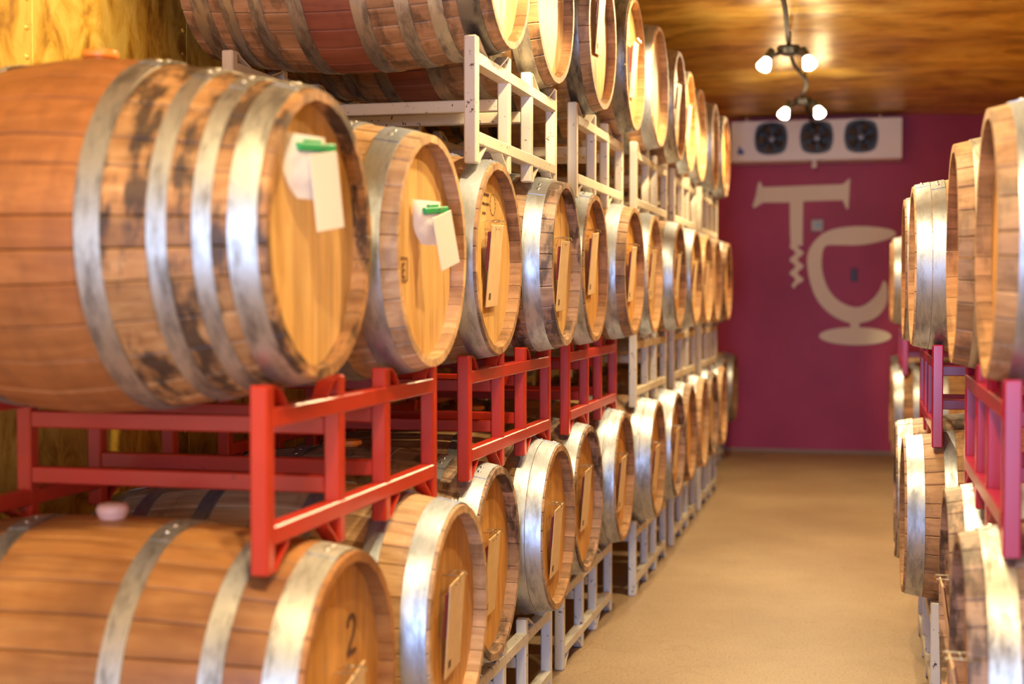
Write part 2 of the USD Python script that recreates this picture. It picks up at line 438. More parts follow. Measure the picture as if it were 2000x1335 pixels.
panelled('wall_left', XL, 1, 3.31, 0.872)
panelled('wall_right', XR, -1, 3.31, 0.872)
tag(part('wall_back', None, MB().box((XL - T, Y1, 0), (XR + T, Y1 + T, ZC + 0.1)), M_wine), kind='structure')
tag(part('baseboard_back', None, MB().box((XL, Y1 - 0.012, 0), (XR, Y1, 0.035), 0.003), M_skirt), kind='structure')
tag(part('ground', None, MB().box((-9, -14, -0.16), (9, Y0, -0.02)), M_outside), kind='structure')

# ------------------------------------------------------------------ barrels
HL, RB, RE = 0.475, 0.345, 0.290


PW_ = 1.9


def radius(x):
    return RB - (RB - RE) * (np.abs(x) / HL) ** PW_


XN = np.array([-0.475, -0.455, -0.40, -0.31, -0.21, -0.10, 0.0, 0.10, 0.21, 0.31, 0.40, 0.455, 0.475]) / 0.475


def stave_mesh(a0, a1, rnd):
    XS = XN * HL
    g = 0.0009 / RB
    e = 0.0032 / RB
    d = rnd.uniform(-0.0006, 0.0006)
    an = np.array([a0 + g, a0 + g + e, 0.5 * (a0 + a1), a1 - g - e, a1 - g])
    dr = np.array([-0.0030, 0, 0, 0, -0.0030]) + d
    R = radius(XS)
    th = np.where(np.abs(XN) > 0.97, 0.019, 0.026)
    P = []
    for x, r, t in zip(XS, R, th):
        ro = r + dr
        o = np.stack([np.full(5, x), -ro * np.sin(an), ro * np.cos(an)], -1)
        ri = r - t
        i = np.array([[x, -ri * math.sin(a), ri * math.cos(a)] for a in (an[0], an[4])])
        P.append(np.vstack([o, i]))
    P = np.array(P)                                     # (m, 7, 3)
    m = len(XS)
    V, Fq, Nn = [], [], []
    k = 0

    def strip(A, B, na, nb):
        nonlocal k
        V.append(A); V.append(B); Nn.append(na); Nn.append(nb)
        for j in range(m - 1):
            Fq.append([k + j, k + j + 1, k + m + j + 1, k + m + j])
        k += 2 * m

    slope = np.gradient(R, XS)
    rad = lambda a: np.stack([-slope, -np.full(m, math.sin(a)), np.full(m, math.cos(a))], -1) / np.sqrt(1 + slope ** 2)[:, None]
    amid = an[2]
    tang = np.array([0, -math.cos(amid), -math.sin(amid)])
    c1, c2 = rad(an[0]) - 0.75 * tang, rad(an[4]) + 0.75 * tang
    c1 /= np.linalg.norm(c1, axis=1, keepdims=True); c2 /= np.linalg.norm(c2, axis=1, keepdims=True)
    strip(P[:, 0], P[:, 1], c1, c1)
    strip(P[:, 1], P[:, 2], rad(an[1]), rad(an[2]))
    strip(P[:, 2], P[:, 3], rad(an[2]), rad(an[3]))
    strip(P[:, 3], P[:, 4], c2, c2)
    strip(P[:, 4], P[:, 6], np.tile(tang, (m, 1)), np.tile(tang, (m, 1)))
    strip(P[:, 6], P[:, 5], -rad(an[4]), -rad(an[0]))
    strip(P[:, 5], P[:, 0], -np.tile(tang, (m, 1)), -np.tile(tang, (m, 1)))
    for j, s in ((0, -1.0), (m - 1, 1.0)):
        V.append(P[j]); Nn.append(np.tile([s, 0, 0], (7, 1)))
        for qd in ([0, 1, 5, 5], [1, 2, 5, 5], [2, 6, 5, 5], [2, 3, 6, 6], [3, 4, 6, 6]):
            qd = [k + z for z in qd]
            Fq.append(qd if s > 0 else qd[::-1])
        k += 7
    V, Nn = np.vstack(V), np.vstack(Nn)
    tr = []
    for f4 in Fq:
        for t in ([f4[0], f4[1], f4[2]], [f4[0], f4[2], f4[3]]):
            if len(set(t)) == 3:
                tr.append(t)
    tr = np.array(tr)
    fn = np.cross(V[tr[:, 1]] - V[tr[:, 0]], V[tr[:, 2]] - V[tr[:, 0]])
    flip = (fn * Nn[tr].mean(1)).sum(1) < 0
    tr[flip] = tr[flip][:, ::-1]
    return V, tr, Nn


def hoop_mesh(xa, xb, spin, n=72):
    """an iron band that follows the staves, with an overlapping lap"""
    mb = MB()
    xs = np.linspace(xa, xb, 4)
    for t0, full, lift in ((0.0, 2 * PI, 0.0), (spin - 0.16, 0.32, 0.0016)):
        nn = n if full > 6 else 8
        an = t0 + np.linspace(0, full, nn + 1)
        ro, ri = radius(xs) + 0.0028 + lift, radius(xs) - 0.001
        def ring(r):
            return np.stack([np.repeat(xs[:, None], nn + 1, 1), -r[:, None] * np.sin(an), r[:, None] * np.cos(an)], -1)
        O, I = ring(ro), ring(ri)
        A = np.concatenate([O[:, :], I[::-1]], 0)       # closed section
        m = len(A)
        v = A.reshape(-1, 3)
        f = []
        for i in range(m):
            i2 = (i + 1) % m
            for j in range(nn):
                f.append([i * (nn + 1) + j, i2 * (nn + 1) + j, i2 * (nn + 1) + j + 1, i * (nn + 1) + j + 1])
        mb.add(v, np.array(f))
        if full < 6:
            for j, s in ((0, 1), (nn, -1)):
                f = [[i * (nn + 1) + j, (m - 1 - i) * (nn + 1) + j, (m - 2 - i) * (nn + 1) + j, (i + 1) * (nn + 1) + j] for i in range(m // 2 - 1)]
                mb.f.append(np.vstack([np.array(f)[:, [0, 1, 2]], np.array(f)[:, [0, 2, 3]]])[:, ::s] + (mb.n - len(v)))
    return mb


def rivet_mesh(x, a):
    r = radius(x) + 0.0044
    o = (x, -r * math.sin(a), r * math.cos(a))
    return MB().lathe([(0.0062, -0.001), (0.0058, 0.0012), (0.0038, 0.0028), (0.0004, 0.0032)], 10, frame(o, (0, -math.sin(a), math.cos(a)), (1, 0, 0)))


def head_boards(barrel, x0, face, mats, rnd, nb=8, turn=0.0):
    """the round head, of boards joined edge to edge: each board is a part"""
    from shapely.geometry import Point, box as sbox
    from shapely import affinity
    r = RE - 0.0165
    disc = Point(0, 0).buffer(r, 40)
    ed = [-r]
    ws = np.array([rnd.uniform(0.75, 1.25) for _ in range(nb)]); ws = ws / ws.sum() * 2 * r
    for w in ws:
        ed.append(ed[-1] + w)
    last = -1
    for a, c in zip(ed[:-1], ed[1:]):
        pl = disc.intersection(sbox(a + 0.0006, -1, c - 0.0006, 1))
        if pl.is_empty:
            continue
        pl = affinity.rotate(pl, turn, origin=(0, 0)).simplify(0.0004)
        pts = np.array(pl.exterior.coords)[:-1]
        cen = pts.mean(0)
        inner = cen + (pts - cen) * np.clip(1 - 0.0016 / np.maximum(np.linalg.norm(pts - cen, axis=1, keepdims=True), 0.01), 0.8, 1)
        n = len(pts)
        h = x0 + face * rnd.uniform(0, 0.0006)
        v = [(h - face * 0.024, p[0], p[1]) for p in pts] + [(h - face * 0.0016, p[0], p[1]) for p in pts] + [(h, p[0], p[1]) for p in inner]
        f = []
        for k in range(2):
            for i in range(n):
                j = (i + 1) % n
                f += [[k * n + i, k * n + j, (k + 1) * n + j], [k * n + i, (k + 1) * n + j, (k + 1) * n + i]]
        for i in range(1, n - 1):
            f += [[2 * n, 2 * n + i, 2 * n + i + 1], [0, i + 1, i]]
        f = np.array(f)
        if face < 0:
            f = f[:, ::-1]
        c_ = [i for i in range(len(mats)) if i != last]
        last = rnd.choice(c_)
        part('head_board', barrel, (np.array(v), f), mats[last], False)


HOOPS8B = [(0.016, 0.068), (0.098, 0.132), (0.178, 0.214), (0.300, 0.348)]
HOOPS6L = [(0.010, 0.075), (0.150, 0.195), (0.345, 0.392)]
HOOPS8 = [(0.035, 0.098), (0.137, 0.178), (0.232, 0.274), (0.355, 0.402)]
HOOPS6 = [(0.008, 0.068), (0.135, 0.178), (0.315, 0.36)]
HOOPS6W = [(0.040, 0.100), (0.165, 0.205), (0.315, 0.358)]
HOOPS6D = [(0.006, 0.058), (0.060, 0.108), (0.315, 0.355)]


def barrel(name, label, loc, rz, kind, head, hoops, hoopmat, seed, bung=None, bungmat=None, yaw=0.0, group=None, back=False, turn=None, thick=1.0, firstdark=False):
    global RB, RE
    full = (RB, RE)
    loc = (loc[0], loc[1], loc[2] + RB * (1 - thick))
    RB, RE = RB * thick, RE * thick
    rnd = random.Random(seed)
    t = thing(name, label, 'barrel', loc, rz + yaw, group)
    # local origin at the bottom of the bilge
    X = UsdGeom.Xformable(t)
    up = RB
    inner = t
    n = 28
    ws = np.array([rnd.uniform(0.72, 1.3) for _ in range(n)]); ws = ws / ws.sum() * 2 * PI
    a = -ws[0] / 2
    mats, last = W[kind], -1
    for w in ws:
        V, tr, Nn = stave_mesh(a, a + w, rnd)
        V = V + [0, 0, up]
        last = rnd.choice([i for i in range(len(mats)) if i != last])
        part('stave', t, (V, tr, Nn), mats[last])
        a += w
    hm = HEAD[head]
    tn = turn if turn is not None else rnd.uniform(-6, 6)

    class Shift:
        pass
    for face, xx in ((1, HL - 0.036), (-1, -HL + 0.036)):
        n0 = used.copy()
        pre = set(str(c.GetPath()) for c in t.GetChildren())
        head_boards(t, xx, face, hm, rnd, rnd.choice([7, 8, 9]) if face > 0 else 5, tn)
        for c in t.GetChildren():
            if str(c.GetPath()) not in pre:
                at = UsdGeom.Mesh(c).GetPointsAttr()
                at.Set(Vt.Vec3fArray.FromNumpy(np.array(at.Get(), np.float32) + np.float32([0, 0, up])))
    spin0 = rnd.uniform(-0.5, 0.5)
    for side in (1, -1):
        for i, (p, q_) in enumerate(hoops):
            xa, xb = sorted((side * (HL - p), side * (HL - q_)))
            sp = spin0 + rnd.uniform(-0.12, 0.12)
            hmesh = hoop_mesh(xa, xb, sp).get()
            hmesh.vertices[:, 2] += up
            h = part('hoop', t, hmesh, M_hoop_dark if (firstdark and i == 0 and side > 0) else hoopmat, 35)
            for da in (-0.055, 0.055):
                rm = rivet_mesh((xa + xb) / 2, sp + da).get()
                rm.vertices[:, 2] += up
                part('rivet', h, rm, M_rivet, 50)
    if bung:
        bm = MB().lathe([(0.024, -0.02), (0.026, 0.004), (0.036, 0.006), (0.038, 0.012), (0.036, 0.019), (0.026, 0.022), (0.0005, 0.022)], 24, frame((0, 0, RB * 2 - 0.002), (0, 0, 1)))
        if bung == 'round':
            bm = MB().lathe([(0.024, -0.02), (0.027, 0.0), (0.033, 0.012), (0.034, 0.022), (0.029, 0.030), (0.015, 0.033), (0.0005, 0.0335)], 24, frame((0, 0, RB * 2 - 0.002), (0, 0, 1)))
        part('bung', t, bm, bungmat, 50)
    RB, RE = full
    return t


PITCHZ, CZ = 0.920, 0.650
RD, RLEN, PW, RT = 0.79, 1.12, 0.037, 0.366
TOPS = {'loop': [(-0.012, RT - 0.003), (0.012, RT - 0.0045), (0.035, RT - 0.014), (0.055, RT - 0.030), (0.068, RT - 0.046), (0.072, 0.318)],
        'slant': [(-0.012, RT - 0.003), (0.008, RT - 0.005), (0.022, RT - 0.013), (0.10, 0.3185)]}
BOTS = {'loop': [(-0.012, 0.003), (0.010, 0.007), (0.030, 0.024), (0.050, 0.037), (0.064, 0.046), (0.070, 0.058)],
        'slant': [(-0.012, 0.003), (0.008, 0.006), (0.020, 0.019), (0.085, 0.058)]}


def girth(x, y, z, side, below, above):
    """how thick a barrel can be (1 = the full size) so that it clears the rack below and the rack on top: (rack front x, rack foot z, rack centre y, style)"""
    best = 1.0
    for rk, up in ((below, False), (above, True)):
        if rk is None:
            continue
        xf, z0, yc, style = rk
        for fr in (0, 1):
            for xx in (0.0, PW):
                d_in = (xx if fr == 0 else RD - xx)
                xl = HL - (side * (x - xf) + d_in)         # along the barrel from its middle, + to the aisle
                r0 = float(radius(np.array(min(abs(xl), HL))))
                for k in range(4):
                    yk = [PW / 2 - RLEN / 2, -RLEN / 2 + 0.4055, -RLEN / 2 + 0.7145, RLEN / 2 - PW / 2][k]
                    s_ = (1, -1, 1, -1)[k]
                    path = (BOTS if up else TOPS)[style]
                    lift = 0.013 if fr else 0.0
                    drop = 0.012 if fr else 0.0
                    P_ = []
                    for a, zz in path:
                        w = 1 - min(1, max(0, (a - 0.03) / 0.07))
                        P_.append((yk + s_ * (PW / 2 + a), zz + (lift * w - 0.003 if up else -drop * w + 0.003)))
                    P_.append((yk + s_ * PW / 2, lift if up else RT - drop))
                    for (ya, za), (yb, zb) in zip(P_[:-1], P_[1:]):
                        for u in np.linspace(0, 1, 6):
                            dd = math.hypot(yc + ya + (yb - ya) * u - y, z0 + za + (zb - za) * u - z)
                            best = min(best, (dd - 0.0062) / r0)
    return max(best, 0.90)
RACKY = lambda i: 2.51 + 1.44 * i          # near face of left rack i
ORD = ['first', 'second', 'third', 'fourth', 'fifth', 'sixth', 'seventh', 'eighth', 'ninth', 'tenth', 'eleventh', 'twelfth']

XRACK = {(1, 0): -1.095, (1, 1): -1.096, (1, 2): -1.095, (0, 2): -1.115, (2, 1): -1.074, (2, 2): -1.066}
STYLE = lambda t_, i: 'loop' if t_ == 1 and i < 3 else 'slant'


def left_rack(t_, i):
    if t_ > 2 or (t_ == 2 and i == 0):
        return None
    return (XRACK.get((t_, i), -1.055 if i > 2 else -1.09), PITCHZ * t_, RACKY(i) + RLEN / 2, STYLE(t_, i))


# rim position (x of the head end) of each left barrel, tier by tier, stack by stack
XB = {0: [-1.00, -0.975, -1.06, -1.02, -1.048, -1.023, -0.97, -0.96, -0.97, -0.97, -0.98, -0.98],
      1: [-1.052, -1.041, -1.053, -0.998, -1.024, -0.98, -0.989, -0.955, -0.945, -0.95, -0.96, -0.95],
      2: [None, None, -1.025, -1.032, -0.996, -0.978, -0.966, -0.958, -0.985, -0.998, -0.98, -0.975]}
KIND = {
    (0, 0): ('amber', 'honey', HOOPS6L, M_hoop_old), (0, 1): ('pale', 'honey', HOOPS6, M_hoop), (0, 2): ('grey', 'honey', HOOPS6, M_hoop),
    (0, 3): ('brown', 'honey', HOOPS6D, M_hoop), (0, 4): ('grey', 'honey', HOOPS6, M_hoop), (0, 5): ('brown', 'honey', HOOPS6D, M_hoop),
    (0, 6): ('brown', 'honey', HOOPS6D, M_hoop), (0, 7): ('grey', 'honey', HOOPS6D, M_hoop),
    (1, 0): ('mould', 'gold', HOOPS8B, M_hoop_old), (1, 1): ('pale', 'gold', HOOPS6W, M_hoop), (1, 2): ('brown', 'gold', HOOPS6, M_hoop),
    (1, 3): ('grey', 'gold', HOOPS6W, M_hoop), (1, 4): ('brown', 'honey', HOOPS6, M_hoop), (1, 5): ('brown', 'honey', HOOPS6W, M_hoop),
    (1, 6): ('pale', 'gold', HOOPS6, M_hoop), (1, 7): ('brown', 'honey', HOOPS6, M_hoop),
    (2, 2): ('red', 'pale', HOOPS8, M_hoop_old), (2, 3): ('red', 'pale', HOOPS8, M_hoop_old), (2, 4): ('brown', 'gold', HOOPS6W, M_hoop_dark),
    (2, 5): ('brown', 'gold', HOOPS6, M_hoop_dark), (2, 6): ('pale', 'pale', HOOPS6, M_hoop), (2, 7): ('brown', 'gold', HOOPS6, M_hoop_old),
    (2, 8): ('pale', 'gold', HOOPS6, M_hoop), (2, 9): ('pale', 'pale', HOOPS6, M_hoop),
}
TIER = ['bottom', 'middle', 'top']
LABEL = {
    (1, 0): 'huge nearest barrel with black mould between its hoops, white bag on its head',
    (0, 0): 'amber barrel filling the bottom left corner, with a pale round bung on top',
    (1, 1): 'pale oak barrel with white zip bag aslant on its head, beside the mouldy barrel',
    (0, 1): 'light oak barrel with wide bright hoop, just right of the amber corner barrel',
    (2, 2): 'dark barrel with wine-red belly, nearest of the top row, on the first cream rack',
    (2, 3): 'barrel with glaring bright head, second of the top row, on the first cream rack',
}
GROUPS = ['barrels in the bottom row on the left', 'barrels in the middle row on the left', 'barrels in the top row on the left']
heads = {}                                # (tier, index) -> (x of head face, y, z of axis)
for tier in (0, 1, 2):
    for i in range(12):
        x = XB[tier][i]
        if x is None:
            continue
        y = RACKY(i // 2) + (0.199 if i % 2 == 0 else 0.921)
        z = tier * PITCHZ + CZ
        kd = KIND.get((tier, i))
        rr = random.Random(100 * tier + i)
        if kd is None:
            kd = (rr.choice(['brown', 'pale', 'grey']), rr.choice(['gold', 'honey']), rr.choice([HOOPS6, HOOPS6W, HOOPS6D]), M_hoop)
        lab = LABEL.get((tier, i))
        if lab is None:
            first = 2 if tier == 2 else 0
            lab = 'oak wine barrel in the %s row on the left, %s along from the camera' % (TIER[tier], ORD[i - first])
        bung, bm = None, None
        if (tier, i) == (1, 0): bung, bm = 'flat', M_bung
        if (tier, i) == (0, 0): bung, bm = 'round', M_bung_pink
        if tier == 0 and i in (1, 2, 3, 4, 5): bung, bm = 'flat', M_bung
        if bung is None: bung, bm = 'flat', M_bung_dark
        if tier == 2: bung, bm = 'flat', M_bung_dark
        jy = rr.uniform(-0.003, 0.003)
        yaw = {(1, 0): 0.0, (1, 3): 1.2, (2, 3): -1.0}.get((tier, i), rr.uniform(-0.8, 0.8))
        if (tier, i) == (1, 0):        # the nearest barrel is a fatter one
            RB, RE, PW_, HL, jy, z = 0.386, 0.300, 1.5, 0.495, -0.010, z + 0.010
        if (tier, i) == (0, 0):
            HL = 0.535
        barrel('wine_barrel', lab, (x - HL, y + jy, z - RB), 0, *kd, 1000 + 100 * tier + i, bung, bm, yaw, GROUPS[tier], thick=girth(x, y + jy, z, 1, left_rack(tier, i // 2), left_rack(tier + 1, i // 2)), firstdark=(tier, i) == (2, 2))
        RB, RE, PW_, HL = 0.345, 0.290, 1.9, 0.475
        heads[tier, i] = (x - 0.036, y + jy, z)
# two more at the far left end, standing further out from the wall
for i, (x, y) in enumerate([(-1.11, 12.10), (-1.085, 12.822)]):
    barrel('wine_barrel', 'oak wine barrel alone at the wine-red back wall on the left, %s' % ['in front', 'behind, nearest the wall'][i],
           (x - HL, y, CZ - RB), 0, 'brown', 'honey', HOOPS6D, M_hoop, 1500 + i, 'flat', M_bung_dark, 0, 'far barrels on the left', thick=girth(x, y, CZ, 1, (-1.20, 0, 11.9 + RLEN / 2, 'slant'), None))

RIGHT = {  # (tier, index): rim x, y, kind...
    (1, 0): (0.262, 3.249, 'brown', 'honey', HOOPS6W, M_hoop), (1, 1): (0.235, 3.971, 'brown', 'honey', HOOPS6W, M_hoop_old),
    (1, 2): (0.180, 5.449, 'pale', 'honey', HOOPS6D, M_hoop), (1, 3): (0.171, 6.171, 'brown', 'honey', HOOPS6, M_hoop),
    (0, 0): (0.212, 3.249, 'grey', 'honey', HOOPS6W, M_hoop_old), (0, 1): (0.223, 3.971, 'grey', 'honey', HOOPS6W, M_hoop),
    (0, 2): (0.154, 5.449, 'brown', 'honey', HOOPS6, M_hoop), (0, 3): (0.144, 6.171, 'grey', 'honey', HOOPS6, M_hoop_old),
    (1, 4): (0.212, 10.299, 'pale', 'honey', HOOPS6, M_hoop), (1, 5): (0.212, 11.021, 'pale', 'honey', HOOPS6, M_hoop),
    (0, 4): (0.220, 10.299, 'brown', 'honey', HOOPS6, M_hoop), (0, 5): (0.220, 11.021, 'brown', 'honey', HOOPS6, M_hoop),
    (0, 6): (0.255, 12.099, 'grey', 'honey', HOOPS6D, M_hoop), (0, 7): (0.255, 12.821, 'grey', 'honey', HOOPS6D, M_hoop),
}
RRACK = [(3.05, 0.285, 0.295), (5.25, 0.249, 0.251), (10.10, 0.28, 0.28), (11.90, None, 0.32)]


def right_rack(t_, k):
    y, x1, x0 = RRACK[k]
    x = (x0, x1, None)[t_]
    return None if x is None else (x, PITCHZ * t_, y + RLEN / 2, ('slant', 'loop')[t_])


RLABEL = {
    (1, 0): 'largest barrel at the right edge, resting on the crimson rack, wide grey hoop',
    (1, 1): 'oak barrel just behind the largest right-edge barrel, upper row of the right stack',
    (1, 2): 'barrel with two shining hoops side by side, upper right row, below the wall cooler',
    (1, 3): 'thin sliver of an upper right barrel peeping past the one with two shining hoops',
    (0, 0): 'mould-spotted weathered barrel in the bottom right corner, broad grey hoop',
    (0, 1): 'weathered barrel below the crimson rack, just behind the bottom right corner barrel',
    (0, 2): 'lower right barrel with two hoops in view against the tan floor',
    (0, 3): 'lower right barrel peeping out behind the one with two hoops against the floor',
}
for (tier, i), (x, y, *kd) in RIGHT.items():
    lab = RLABEL.get((tier, i), 'far oak barrel of the %s right row, %s along from the camera' % (['lower', 'upper'][tier], ORD[i]))
    z = tier * PITCHZ + CZ
    barrel('wine_barrel', lab, (x + HL, y, z - RB), 180, *kd, 2000 + 100 * tier + i, 'flat', M_bung_dark, random.Random(i + 50 * tier).uniform(-0.5, 0.5), 'barrels stacked on the right', thick=girth(x, y, z, -1, right_rack(tier, i // 2), right_rack(tier + 1, i // 2)))
    heads['R', tier, i] = (x + 0.036, y, z)

# ------------------------------------------------------------------ steel barrel racks


def strap(x0, x1, pts, th):
    """a bent flat bar: a path in y-z with thickness th, x0..x1 wide"""
    pts = np.asarray(pts, float)
    t = np.gradient(pts, axis=0); t /= np.linalg.norm(t, axis=1, keepdims=True)
    n = np.stack([-t[:, 1], t[:, 0]], -1)
    out = np.vstack([pts + n * th / 2, (pts - n * th / 2)[::-1]])
    return MB().extrude(out, 0, x0, x1)


def strap_paths(style, ys, s, lift, drop):
    top = TOPS[style]; bot = BOTS[style]
    return ([(ys + s * a, z - drop * (1 - min(1, max(0, (a - 0.03) / 0.07)))) for a, z in top],
            [(ys + s * a, z + lift * (1 - min(1, max(0, (a - 0.03) / 0.07)))) for a, z in bot])


def rack_parts(t, m, style, footed):
    posts = [-RLEN / 2, -RLEN / 2 + RLEN / 3, -RLEN / 2 + 2 * RLEN / 3, RLEN / 2]
    py = [posts[0] + PW / 2, -RLEN / 2 + 0.4055, -RLEN / 2 + 0.7145, posts[3] - PW / 2]
    inward = [1, -1, 1, -1]
    for side in (1, -1):
        xa, xb = (RD / 2 - PW, RD / 2) if side > 0 else (-RD / 2, -RD / 2 + PW)
        lift = 0.0 if (side > 0 or footed) else 0.013
        drop = 0.0 if side > 0 else 0.012
        for k in range(4):
            y, s = py[k], inward[k]
            part('post', t, MB().box((xa, y - PW / 2, lift), (xb, y + PW / 2, RT - drop), 0.004), m)
            ys = y + s * PW / 2
            top, bot = strap_paths(style, ys, s, lift, drop)
            part('cradle_strap', t, strap(xa + 0.001, xb - 0.001, top, 0.005), m, 30)
            part('foot_strap', t, strap(xa + 0.001, xb - 0.001, bot, 0.005), m, 30)
        xf = (xb - 0.012, xb + 0.0015) if side > 0 else (xa - 0.0015, xa + 0.012)
        for z0, z1 in ((0.283, 0.321), (0.056, 0.093)):
            part('rail', t, MB().box((xa + 0.0005, posts[0] + PW - 0.004, z0), (xb + 0.0015 if side > 0 else xb - 0.0005, posts[3] - PW + 0.004, z1), 0.003), m)
    xi = RD / 2 - PW
    for k in (1, 2):
        zs = ((0.108, 0.146), (0.236, 0.274)) if style == 'loop' else ((0.198, 0.236),)
        for z0, z1 in zs:
            part('crossbar', t, MB().box((-xi + 0.0005, py[k] - PW / 2 + 0.002, z0), (xi - 0.0005, py[k] + PW / 2 - 0.002, z1), 0.003), m)


RACKP = {}


def rack(kindname, m, style, footed, label, loc, rz, group):
    key = (kindname, footed)
    if key not in RACKP:
        t = thing('barrel_rack', label, 'rack', loc, 0, group)
        rack_parts(t, m, style, footed)
        RACKP[key] = t
        t0 = t
    else:
        x = UsdGeom.Xform.Define(stage, path_of(None, 'barrel_rack'))
        t0 = x.GetPrim()
        t0.GetReferences().AddInternalReference(RACKP[key].GetPath())
        x.ClearXformOpOrder()
        x.AddTranslateOp().Set(Gf.Vec3d(*map(float, loc)))
        tag(t0, label, 'rack', group)
        t0.SetInstanceable(True)
    if rz:
        UsdGeom.Xformable(t0).AddRotateZOp().Set(float(rz))
    return t0


for i in range(6):
    yc = RACKY(i) + RLEN / 2
    xc = lambda t_: XRACK.get((t_, i), -1.055 if i > 2 else -1.09) - RD / 2
    rack('white', M_white, 'slant', True, 'chipped off-white floor rack under the bottom left row, %s from the camera' % ORD[i], (xc(0), yc, 0), 0, 'off-white racks on the floor, left')
    if i < 3:
        rack('red', M_red, 'loop', False, 'bright red steel rack under the middle left row, %s from the camera' % ORD[i], (xc(1), yc, PITCHZ), 0, 'red racks of the left stack')
    else:
        rack('cream', M_cream, 'slant', False, 'cream rack under the middle left row, %s one beyond the red racks' % ORD[i - 3], (xc(1), yc, PITCHZ), 0, 'cream racks of the middle row')
    if i >= 1:
        rack('cream', M_cream, 'slant', False, 'chipped cream rack holding the top left row, %s from the camera' % ORD[i - 1], (xc(2), yc, 2 * PITCHZ), 0, 'cream racks of the top row')
rack('white', M_white, 'slant', True, 'off-white floor rack against the back wall at the far left', (-1.20 - RD / 2, 11.9 + RLEN / 2, 0), 0, 'off-white racks on the floor, left')
for i, (y, x1, x0) in enumerate(RRACK[:3]):
    w = ['nearest', 'second', 'farthest'][i]
    rack('crimson', M_crimson, 'loop', False, 'glossy crimson steel rack in the right stack, %s from the camera' % w, (x1 + RD / 2, y + RLEN / 2, PITCHZ), 180, 'crimson racks on the right')
    rack('white', M_white, 'slant', True, 'off-white floor rack under the right stack, %s from the camera' % w, (x0 + RD / 2, y + RLEN / 2, 0), 180, 'off-white racks on the floor, right')
rack('white', M_white, 'slant', True, 'off-white floor rack against the back wall at the far right', (0.32 + RD / 2, 11.9 + RLEN / 2, 0), 180, 'off-white racks on the floor, right')


# ------------------------------------------------------------------ cards, bags and marks on the heads
def card(key, label, dy=-0.01, ztop=0.10, w=0.135, h=0.245, out=0.034, twist=0.0):
    x, y, z = heads[key]
    left = key[0] != 'R'
    t = thing('barrel_card', label, 'card', (x, y + dy, z + ztop), 0 if left else 180, 'cards hung on barrel heads')
    th = 0.004
    lean = math.atan2(out - 0.012, h)

    def leaned(mb, roll=twist):
        m = mb.get()
        R = trimesh.transformations.rotation_matrix(lean, [0, 1, 0], [out, 0, 0])
        R2 = trimesh.transformations.rotation_matrix(math.radians(roll), [1, 0, 0], [out, 0, 0])
        m.apply_transform(R2 @ R)
        return m
    part('sheet', t, leaned(MB().box((out - th, -w / 2, -h), (out, w / 2, 0), 0.001)), M_card)
    part('backing', t, leaned(MB().box((out - th - 0.006, -w / 2 - 0.012, -h * 0.55), (out - th - 0.001, -w / 2 + 0.05, -0.02), 0.001)), M_maroon)
    hk = MB()
    for s in (-0.03, 0.03):
        hk.tube([(0.0014, s, 0.012), (out + 0.012, s, 0.012), (out + 0.014, s, 0.003)], 0.0022, 6)
    hk.tube([(out * 0.55, -0.032, 0.012), (out * 0.55, 0.032, 0.012)], 0.0024, 6)
    part('hook', t, hk, M_steel, 40)
    for s in (-0.018, 0.012):
        part('hole', t, leaned(MB().lathe([(0.003, 0.0), (0.003, 0.0006), (0.0002, 0.0006)], 8, frame((out, s, -0.012), (1, 0, 0), (0, 1, 0)))), M_brand)
    part('code_mark', t, leaned(MB().box((out, -w / 2 + 0.02, -h + 0.022), (out + 0.0005, -w / 2 + 0.042, -h + 0.042))), M_brand)


CL = {(0, 0): 'tan card on the amber corner barrel, cut off by the bottom of the picture',
      (0, 1): 'large tan card hooked on the light oak barrel of the bottom row'}
for key, dz, dy, tw in [((0, 0), 0.03, 0.02, 14), ((0, 1), 0.10, -0.01, 6), ((0, 2), 0.09, -0.03, 3), ((0, 3), 0.07, 0.0, 4), ((0, 4), 0.12, -0.01, 3), ((0, 5), 0.09, 0.0, 2), ((0, 6), 0.07, 0.0, 2), ((0, 7), 0.09, 0.0, 2),
                    ((1, 2), 0.10, -0.015, 2), ((1, 3), 0.08, 0.0, 1), ((1, 4), 0.14, 0.0, 4), ((1, 5), 0.11, 0.0, 3), ((1, 6), 0.12, 0.0, 2), ((1, 7), 0.12, 0.0, 2), ((1, 8), 0.1, 0.0, 1), ((1, 9), 0.1, 0.0, 1),
                    ((2, 4), 0.17, 0.0, 4), ((2, 5), 0.10, 0.02, 4), ((2, 7), 0.12, 0.0, 4), ((2, 8), 0.1, 0, 2)]:
    first = 2 if key[0] == 2 else 0
    card(key, CL.get(key, 'tan card hung on the %s barrel of the %s left row' % (ORD[key[1] - first], TIER[key[0]])), dy, dz, twist=tw)
card(('R', 0, 1), 'cream card corner sticking out of the right barrel head below the crimson rack', 0.0, 0.04, out=0.045)
card(('R', 0, 0), 'cream card corner on the bottom right corner barrel', 0.02, -0.0, out=0.05)


